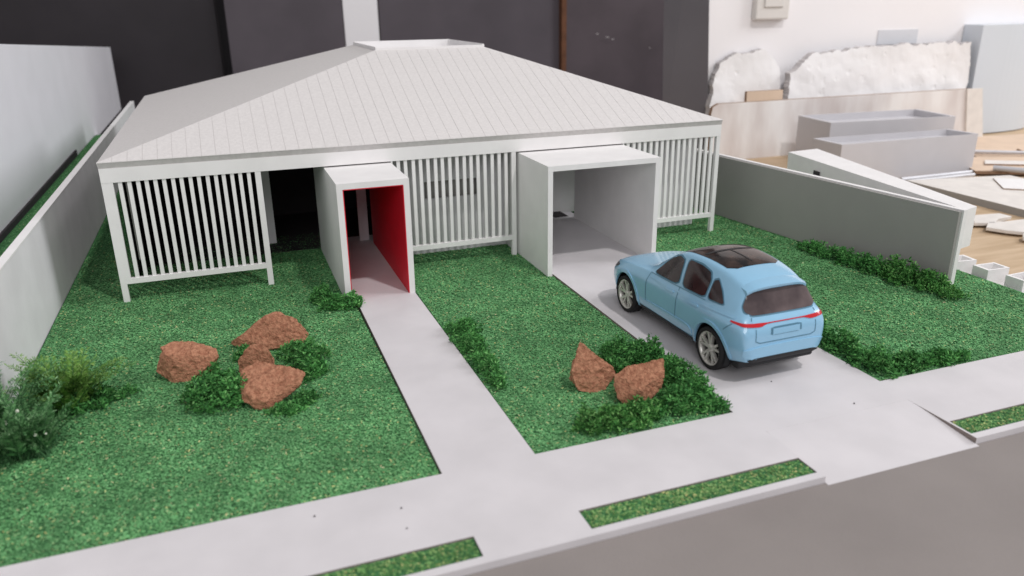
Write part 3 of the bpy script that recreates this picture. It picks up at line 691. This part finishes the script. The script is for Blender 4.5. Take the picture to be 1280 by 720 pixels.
moss('moss_bush', [(.3, -19.4, 1.7, .9, .8), (-1.4, -20.0, 1.4, 1.2, 1.2), (1.5, -19.0, .8, .5, .4)], 1700, .33, 'moss', 'low dark moss tail beside the feathery plants at the white wall')

def fern(name, base, nf, length, spread, leaflet, m, label, droop=.9, bud=0, lean=(0, 0), pairs=34):
    root = empty(name, (base[0], base[1], 0)); tag(root, label, 'plant', 'feathery plants at the white boundary wall')
    stems = B(); L, BD = [], []
    for i in range(nf):
        az = random.uniform(0, 2 * math.pi); ln = length * random.uniform(.6, 1.1); el0 = math.radians(random.uniform(50, 86))
        p = Vector((base[0] + random.uniform(-.3, .3) * spread, base[1] + random.uniform(-.3, .3) * spread, 0)); prev = None; el = el0
        for k_ in range(pairs + 1):
            t_ = k_ / pairs
            dv = Vector((math.cos(az) * math.cos(el), math.sin(az) * math.cos(el), math.sin(el))) + Vector((lean[0], lean[1], 0)) * t_ * .5
            p = p + dv * ln / pairs; el -= droop * t_ * 2.2 / pairs * random.uniform(.7, 1.3)
            p.z = max(p.z, .1)
            if p.x < -4.8 and p.z < 8.3: p.x = -4.8
            if k_ > pairs * .15:
                for sgn in (-1, 1):
                    sd = Vector((-math.sin(az), math.cos(az), 0)) * sgn
                    ld = (sd * random.uniform(.7, 1.1) + dv * .55 + Vector((0, 0, random.uniform(-.25, .45)))).normalized()
                    q = leaflet * (1.15 - .65 * t_) * random.uniform(.6, 1.2); up = ld.cross(dv).normalized(); wv = up.cross(ld).normalized() * q * .085
                    L += [p - wv * .4, p + ld * q * .5 - wv, p + ld * q, p + ld * q * .5 + wv]
                    ld2 = (ld + Vector((random.uniform(-.6, .6), random.uniform(-.6, .6), random.uniform(-.5, .6)))).normalized()
                    L += [p + ld * q * .3 - wv * .4, p + ld * q * .3 + ld2 * q * .3 - wv, p + ld * q * .3 + ld2 * q * .6, p + ld * q * .3 + ld2 * q * .3 + wv]
            cur = [stems.verts.new(p + Vector((math.cos(a), math.sin(a), 0)) * .05 * (1 - t_ * .7)) for a in (0, 2.1, 4.2)]
            if prev:
                for a in range(3): stems.faces.new((prev[a], prev[(a + 1) % 3], cur[(a + 1) % 3], cur[a]))
            prev = cur
        if i < bud:
            for _ in range(2):
                c = p + Vector((random.uniform(-.5, .5), random.uniform(-.5, .5), random.uniform(-.8, .1)))
                c.x = max(c.x, -4.7); bb = B(); bmesh.ops.create_icosphere(bb, subdivisions=1, radius=random.uniform(.06, .11), matrix=Matrix.Translation(c)); BD.append(bb)
    obj('stem', stems, 'plant_stem', root)
    arr = np.array([tuple(v) for v in L]); arr[:, 0] = np.where((arr[:, 0] < -4.95) & (arr[:, 2] < 8.2), -4.95, arr[:, 0]); arr[:, 2] = np.maximum(arr[:, 2], .05)
    link_mesh('foliage', np_mesh('foliage', arr, None, 4), m, root)
    for bb in BD: obj('bud', bb, 'plant_bud', root)
fern('fern_plant', (-4.0, -22.9), 34, 5.6, 2.6, .62, 'plant_dark', 'tall dark green fern with drooping tips at the white wall', bud=0, droop=1.5, lean=(-.2, .2))
fern('fern_plant', (-1.5, -19.9), 80, 4.0, 2.8, .75, 'plant_pale', 'pale yellow green feathery plant in front of the white wall', droop=.7)
fern('fern_plant', (-2.6, -25.0), 40, 4.0, 3.6, .6, 'plant_dark', 'bushy blue green needle plant with pale buds near the sidewalk', bud=3)
# ------------------------------------------------------------------ workshop background
bm = B(); box(bm, -300, 400, -200, 200, -103, -100)
kind(obj('floor', bm, 'road_card'), 'structure')
ZF = -99.99
bm = B(); box(bm, 97.2, 320, 60, 66, ZT + .003, 60)
kind(obj('wall', bm, 'wall_paint'), 'structure')
bm = B(); box(bm, -260, 320, 178, 184, ZF, 70)
kind(obj('back_wall', bm, 'dark_board'), 'structure')
f2 = lambda X: 10.17 + (X - 10.17) * 241.2 / 171.2
def dark(x0, x1, y, m, label, lean=2.0, group='dark boards behind the house'):
    b_ = B(); hexa(b_, [(f2(x0), y - lean, ZF), (f2(x1), y - lean, ZF), (f2(x1), y + 1.5 - lean, ZF), (f2(x0), y + 1.5 - lean, ZF)],
                   [(f2(x0), y, 66), (f2(x1), y, 66), (f2(x1), y + 1.5, 66), (f2(x0), y + 1.5, 66)])
    return tag(obj('dark_board', b_, m), label, 'board', group)
dark(-90, 11.3, 174, 'dark_board', 'blackest wide board, behind the tall white neighbour block')
dark(13.2, 36.0, 171, 'dark_board_b', 'dark grey board just beside the white post behind the house')
dark(43.6, 84.6, 171, 'dark_board_b', 'wide dark grey board between the white post and the brown edged board')
dk = dark(86.0, 118, 170, 'dark_board_c', 'dark brownish board with a brown front edge and pale scuffs')
b_ = B(); hexa(b_, [(f2(84.75), 167.6, ZF), (f2(85.8), 167.6, ZF), (f2(85.8), 169.8, ZF), (f2(84.75), 169.8, ZF)], [(f2(84.4), 168.4, 66), (f2(85.6), 168.4, 66), (f2(85.6), 170.9, 66), (f2(84.4), 170.9, 66)])
obj('edge_strip', b_, 'brown_edge', dk)
for sx_, sz_, l_ in ((93, 14.6, 1.3), (95.5, 13.5, 1.6), (97, 12.8, 1.2), (107, 9.7, .7)):
    b_ = B(); xx = f2(sx_); box(b_, xx, xx + l_ * .7, 167.85, 167.95, sz_, sz_ + .22); obj('scuff', b_, 'plaster_edge', dk)
bm = B(); hexa(bm, [(f2(36.5), 170, ZF), (f2(43.5), 170, ZF), (f2(43.5), 172, ZF), (f2(36.5), 172, ZF)], [(f2(36.1), 171, 66), (f2(43.3), 171, 66), (f2(43.3), 173, 66), (f2(36.1), 173, 66)])
tag(obj('white_post', bm, 'wall_paint'), 'white upright post standing between two dark boards', 'post')
bm = B(); hexa(bm, [(92.6, 66.2, ZT + .01), (98.2, 58.6, ZT + .01), (98.6, 59.4, ZT + .01), (93.2, 67, ZT + .01)], [(89.6, 66.2, 60), (94.0, 59.0, 60), (94.4, 59.8, 60), (90.2, 67, 60)])
tag(obj('grey_board', bm, 'dark_board_d'), 'charcoal board leaning against the end of the white wall', 'board')

def vslab(name, pts, y0, y1, lean, m, me_=None, jitter=0.0, n=7):
    """upright slab: outline in (x, z), front at y0, back y1, leaning back by lean per unit height"""
    out = []
    for i in range(len(pts)):
        a, b = Vector(pts[i]), Vector(pts[(i + 1) % len(pts)])
        for k_ in range(n):
            p = a.lerp(b, k_ / n)
            if jitter and p.y > ZT + 1: p = p + Vector((random.uniform(-jitter, jitter), random.uniform(-jitter, jitter)))
            out.append(p)
    b_ = B(); fr = [b_.verts.new((p.x, y0 + lean * (p.y - ZT), p.y)) for p in out]; bk = [b_.verts.new((p.x, y1 + lean * (p.y - ZT), p.y)) for p in out]
    b_.faces.new(fr); b_.faces.new(bk[::-1])
    for i in range(len(out)):
        j = (i + 1) % len(out); f = b_.faces.new((fr[i], fr[j], bk[j], bk[i])); f.material_index = 1 if me_ else 0
    return obj(name, b_, [m] + ([me_] if me_ else []))
def plaster_slab(pts, y0, y1, lean, label):
    """broken plaster: uneven outline and a lumpy, chipped front"""
    out = []
    for i in range(len(pts)):
        a, b = Vector(pts[i]), Vector(pts[(i + 1) % len(pts)]); k_ = max(1, int((b - a).length / .35))
        for t_ in range(k_):
            p = a.lerp(b, t_ / k_)
            if p.y > ZT + 1:
                q = Vector((p.x, p.y, 3.3)); nn = Vector((b.y - a.y, a.x - b.x)).normalized()
                p = p + nn * (noise.noise(q * .5) * .55 + noise.noise(q * 1.7) * .28)
            out.append(p)
    nb = len(out); allp = list(out); xs = [p.x for p in out]; zs = [p.y for p in out]
    for x in np.arange(min(xs) + .3, max(xs), .55):
        for z in np.arange(min(zs) + .3, max(zs), .55):
            c = False
            for i in range(nb):
                a, b = out[i], out[(i + 1) % nb]
                if (a.y > z) != (b.y > z) and x < (b.x - a.x) * (z - a.y) / (b.y - a.y) + a.x: c = not c
            if c: allp.append(Vector((x + random.uniform(-.12, .12), z + random.uniform(-.12, .12))))
    v2, _, f2_, *_ = delaunay_2d_cdt(allp, [(i, (i + 1) % nb) for i in range(nb)], [], 1, 1e-5)
    b_ = B(); vs = []
    for p in v2:
        q = Vector((p.x, p.y, 0)); d = noise.noise(q * .22) * .3 + noise.noise(q * .7) * .06 + max(0, noise.noise(q * .8 + Vector((5, 5, 5))) - .42) * .5
        vs.append(b_.verts.new((p.x, y0 + d + lean * (p.y - ZT), p.y)))
    for f in f2_:
        try: b_.faces.new([vs[i] for i in f])
        except ValueError: pass
    r_ = bmesh.ops.extrude_edge_only(b_, edges=[e_ for e_ in b_.edges if len(e_.link_faces) == 1])
    for v in [g for g in r_['geom'] if isinstance(g, bmesh.types.BMVert)]: v.co.y = y1 + lean * (v.co.z - ZT)
    bmesh.ops.recalc_face_normals(b_, faces=b_.faces)
    for f in b_.faces:
        if abs(f.normal.y) < .5: f.material_index = 1
    return tag(obj('plaster_slab', b_, ['plaster', 'plaster_edge'], smooth=False), label, 'slab', 'broken plaster slabs')
Zb = ZT + .02
plaster_slab([(96.9, Zb), (97.6, 8), (99.2, 13.0), (102.3, 14.7), (106, 15.0), (109, 15.4), (111.5, 14.0), (113.0, 10.8), (113.4, Zb)], 56.4, 57.8, .10, 'smaller white plaster slab with ragged rounded top against the white wall')
plaster_slab([(113.6, Zb), (113.7, 11.0), (116.5, 12.6), (119.0, 14.4), (128, 15.0), (140, 15.5), (150, 15.4), (159.8, 15.4), (159.6, 4), (158.4, Zb)], 54.4, 56.0, .10, 'long thick white plaster slab with chipped top against the white wall')
o = vslab('brown_panel', [(103.0, Zb), (103.0, 8.15), (111.2, 8.15), (111.2, Zb)], 53.6, 54.3, .05, 'cardboard', 'cardboard_edge')
tag(o, 'small brown panel edge showing behind the smeared board', 'board')
sb = empty('smeared_board', (127, 52.3, Zb)); tag(sb, 'long board smeared with white paint leaning behind the grey open boxes', 'board')
o = vslab('panel', [(94.0, Zb), (93.9, 4.8), (94.2, 6.0), (95.4, 6.55), (157, 6.5), (159, Zb)], 51.6, 52.4, .03, 'smeared_board', 'cardboard_edge')
o.parent = sb; o.location = o.location - sb.location
o = vslab('end_strip', [(157.2, Zb), (155.4, 6.52), (159.6, 6.5), (162.0, Zb)], 51.2, 51.58, .03, 'moulded_card', None); o.parent = sb; o.location = o.location - sb.location
# light switch and paper on the wall
sw = empty('wall_switch', (110.3, 59.9, 20.7)); tag(sw, 'beige square switch box mounted high on the white wall', 'switch box')
bm = B(); box(bm, 106.6, 114.2, 58.5, 59.98, 20.75, 28.2, bev=.3); obj('housing', bm, 'switch_plastic', sw)
bm = B(); box(bm, 108.3, 112.6, 58.2, 58.52, 23.0, 26.6, bev=.12); obj('rocker', bm, 'switch_plastic', sw)
bm = B(); box(bm, 137.9, 148.4, 59.85, 59.985, 15.4, 18.25); tag(obj('paper_note', bm, 'paper'), 'pale grey blank paper rectangle stuck on the white wall', 'paper')
# pale blue rounded cabinet at the right
cb = empty('cabinet', (184, 66, ZT)); tag(cb, 'pale blue cabinet with a large rounded corner at the end of the table', 'cabinet')
pts = [(161.0, 55.2), (169.0, 55.0)] + [(169.0 + 15 * math.sin(a), 59.8 - 4.8 * math.cos(a)) for a in np.linspace(.1, math.pi / 2, 14)] + [(161.0, 59.85)]
bm = B(); prism(bm, pts, ZT + .25, 18.9); o = obj('shell', bm, 'fridge_paint', cb)
bm = B(); box(bm, 159.3, 171, 56.5, 59.8, ZT + .01, ZT + .25); obj('base_strip', bm, 'dark_strip', cb)

# open grey boxes
def tray(name, corners, z0, z1, t_, depth, m, label, group):
    """open-topped box over a 4-corner footprint fl, fr, br, bl"""
    c = sum((Vector(p) for p in corners), Vector((0, 0))) / 4
    inn = [c + (Vector(p) - c) * (1 - t_) for p in corners]
    b_ = B(); A = [b_.verts.new((p[0], p[1], z0)) for p in corners]; T = [b_.verts.new((p[0], p[1], z1)) for p in corners]
    I = [b_.verts.new((p.x, p.y, z1)) for p in inn]; F = [b_.verts.new((p.x, p.y, z1 - depth)) for p in inn]
    b_.faces.new(A[::-1]); b_.faces.new(F)
    for i in range(4):
        j = (i + 1) % 4
        b_.faces.new((A[i], A[j], T[j], T[i])); b_.faces.new((T[i], T[j], I[j], I[i])); b_.faces.new((I[i], I[j], F[j], F[i]))
    return tag(obj(name, b_, m), label, 'box', group)
tray('open_box', [(101.2, 26.4), (129.4, 25.9), (129.2, 31.6), (101.3, 33.2)], ZT + .01, 2.67, .05, 1.0, 'box_grey', 'long grey open topped card box with plain front, right behind the white beam', 'grey open card boxes')
tray('open_box', [(108.6, 37.6), (134.2, 35.0), (136.0, 45.4), (109.8, 47.4)], ZT + .01, 4.2, .06, 1.2, 'box_grey', 'taller grey open topped card box in front of the smeared board', 'grey open card boxes')
# white beam beyond the grey wall
bw = empty('white_beam_model', (72, -9, 0)); tag(bw, 'white angular model beam overhanging behind the grey boundary wall', 'model')
bm = B(); hexa(bm, [(69.25, -23.1, 3.3), (71.5, -22.5, 3.3), (78.3, 6.0, 3.3), (73.8, 5.5, 3.3)], [(69.25, -23.3, 6.98), (71.2, -22.7, 6.98), (78.2, 5.8, 6.98), (73.6, 5.4, 6.98)])
obj('beam', bm, 'white_card', bw)
bm = B(); hexa(bm, [(70.4, -19.5, -.9), (72.0, -19.0, -.9), (77.6, 5.6, -.9), (74.2, 5.2, -.9)], [(70.4, -19.5, 3.29), (72.0, -19.0, 3.29), (77.6, 5.6, 3.29), (74.2, 5.2, 3.29)])
obj('base_wall', bm, 'box_grey', bw)
for t0, t1, z0, z1 in ((.20, .24, 4.9, 5.9),):
    a = Vector((73.6, 5.4)).lerp(Vector((69.25, -23.3)), t0); b = Vector((73.6, 5.4)).lerp(Vector((69.25, -23.3)), t1)
    bt, tp = oriented((a.x - .03, a.y), (b.x - .03, b.y), .06, z0, z1); bm = B(); hexa(bm, bt, tp); obj('slot', bm, 'dark_strip', bw)
# second beam lying on the table
bm = B(); prism(bm, [(110.9, 22.0), (110.6, -13), (128, -15), (129, 18.5)], ZT + .01, -2.95, 1, 0)
tag(obj('thick_board', bm, ['moulded_card', 'grey_card']), 'thick pale board with grey edge lying on the table by the card pieces', 'board')
# pressed card pieces lying on the table
def plate(pts, z, label, h=.45):
    b_ = B(); prism(b_, pts, z, z + h); bmesh.ops.bevel(b_, geom=[e_ for e_ in b_.edges], offset=.06, segments=1, affect='EDGES')
    return tag(obj('card_piece', b_, 'moulded_card'), label, 'card piece', 'pale card pieces on the wooden table')
plate([(100.3, .2), (98.6, 1.4), (98.9, 3.0), (101.2, 3.6), (101.6, 2.0)], ZT + .5, 'small pale card scrap tucked by the end of the white beam')
plate([(100.0, .1), (100.9, 2.0), (103.5, 2.9), (107.2, 2.4), (107.3, .6), (104.5, .3), (102.4, -.9)], ZT + .3, 'pale notched card piece between two others on the wood')
plate([(99.6, -2.0), (101.8, -.4), (104.0, -1.0), (107.5, -1.0), (108.2, -4.0), (104.0, -4.9), (101.9, -5.4), (100.6, -4.0)], ZT + .3, 'largest pale notched card piece on the bare wood')
plate([(99.7, -7.0), (101.2, -5.8), (104.6, -6.4), (105.0, -9.4), (101.2, -9.8)], ZT + .3, 'pale card piece lying nearest the little white boxes')
# cardboard sheets and aluminium rods
def flat(pts, z, h, label, m='cardboard'):
    b_ = B(); prism(b_, pts, z, z + h, 1, 0)
    return tag(obj('cardboard_sheet', b_, [m, 'cardboard_edge']), label, 'cardboard', 'cardboard sheets on the table')
flat([(137, 28), (170, 18), (176, 50), (152, 53)], ZT + .01, .35, 'wide tan cardboard sheet in front of the blue cabinet')
flat([(127.5, 23.6), (150, 12), (158, 24), (134, 34.5)], ZT + .37, .55, 'tan cardboard sheet with dark edge under the aluminium rod')
flat([(119, 11.5), (127, 5), (131, 12.5), (124, 17.4)], -2.945, .18, 'white card sheet lying on the thick pale board', 'white_card')
def rod(a, b, r, label):
    b_ = B(); d = Vector(b) - Vector(a); q = d.to_track_quat('Z', 'Y').to_matrix().to_4x4()
    bmesh.ops.create_cone(b_, cap_ends=True, segments=14, radius1=r * S / S, radius2=r, depth=d.length, matrix=Matrix.Translation((Vector(a) + Vector(b)) / 2) @ q)
    return tag(obj('aluminium_rod', b_, 'aluminium', smooth=False), label, 'rod', 'aluminium rods on the table')
rod((140.2, 36.2, ZT + 1.25), (163, 21.2, ZT + 1.25), .32, 'aluminium rod across the tan cardboard near the blue cabinet')
rod((112.5, 24.6, ZT + .45), (130.4, 24.6, ZT + .45), .42, 'aluminium rod lying at the foot of the long grey box')
rod((112.5, 23.2, ZT + .38), (126.8, 23.2, ZT + .38), .35, 'thinner aluminium rod parallel to the foot of the long grey box')
rod((130.2, 22.6, ZT + 1.4), (141, 7.6, ZT + 1.4), .45, 'short aluminium rod end pointing off the dark edged cardboard')
flat([(131, 12), (147, 3.5), (151, 10), (135, 19.5)], ZT + .01, .3, 'narrow tan cardboard strip between the thick board and the dark edged sheet')
flat([(150, 30), (172, 22), (175, 30), (154, 37)], ZT + .37, .3, 'tan cardboard offcut on top of the wide sheet by the cabinet')
flat([(133, 26.5), (147, 18.5), (149, 21), (136, 29)], ZT + .93, .25, 'pale card strip lying on the dark edged cardboard', 'moulded_card')
rod((141.2, 37.4, ZT + .8), (164.5, 22.6, ZT + 1.05), .3, 'thinner aluminium rod alongside the rod near the blue cabinet')
# little white card boxes on the edge of the base
bx_labels = ['little white card box half hidden by the end of the grey wall', 'little white open card box in the row, second from the grey wall', 'little white open card box in the row, third from the grey wall', 'little white card box in the row, farthest from the grey wall']
for i, (cx_, cy_) in enumerate(((74.6, -19.2), (75.3, -22.1), (75.6, -25.2), (76.0, -28.2))):
    an = math.radians(-8 + 5 * i); d1 = Vector((math.cos(an), math.sin(an))); d2 = Vector((-d1.y, d1.x)); c = Vector((cx_, cy_))
    fp = [c - d1 * 1.25 - d2 * .85, c + d1 * 1.25 - d2 * .85, c + d1 * 1.25 + d2 * .85, c - d1 * 1.25 + d2 * .85]
    tray('small_box', [tuple(p) for p in fp], -.94, .75, .22, 1.0, 'white_card', bx_labels[i], 'little white card boxes')
# crumbs of dirt on the pavement card
for i, (x, y) in enumerate(((16.1, -38.0), (16.0, -39.7), (42.3, -33.2), (45.2, -37.6), (11.9, -37.1))):
    b_ = B(); bmesh.ops.create_icosphere(b_, subdivisions=1, radius=random.uniform(.035, .06), matrix=Matrix.Translation((x, y, ZP + .03)))
    tag(obj('crumb', b_, 'dark_strip'), ('tiny dark crumb on the sidewalk against the left lawn edge' if x < 12 else 'tiny dark crumb on the sidewalk between verge strip and left lawn' if y > -39 and x < 20 else 'tiny dark crumb on the sidewalk close to the verge strip' if x < 20 else ('tiny dark crumb under the rear bumper of the blue car' if y > -35 else 'tiny dark crumb on the sidewalk at the driveway mouth')), 'crumb', 'dirt crumbs')
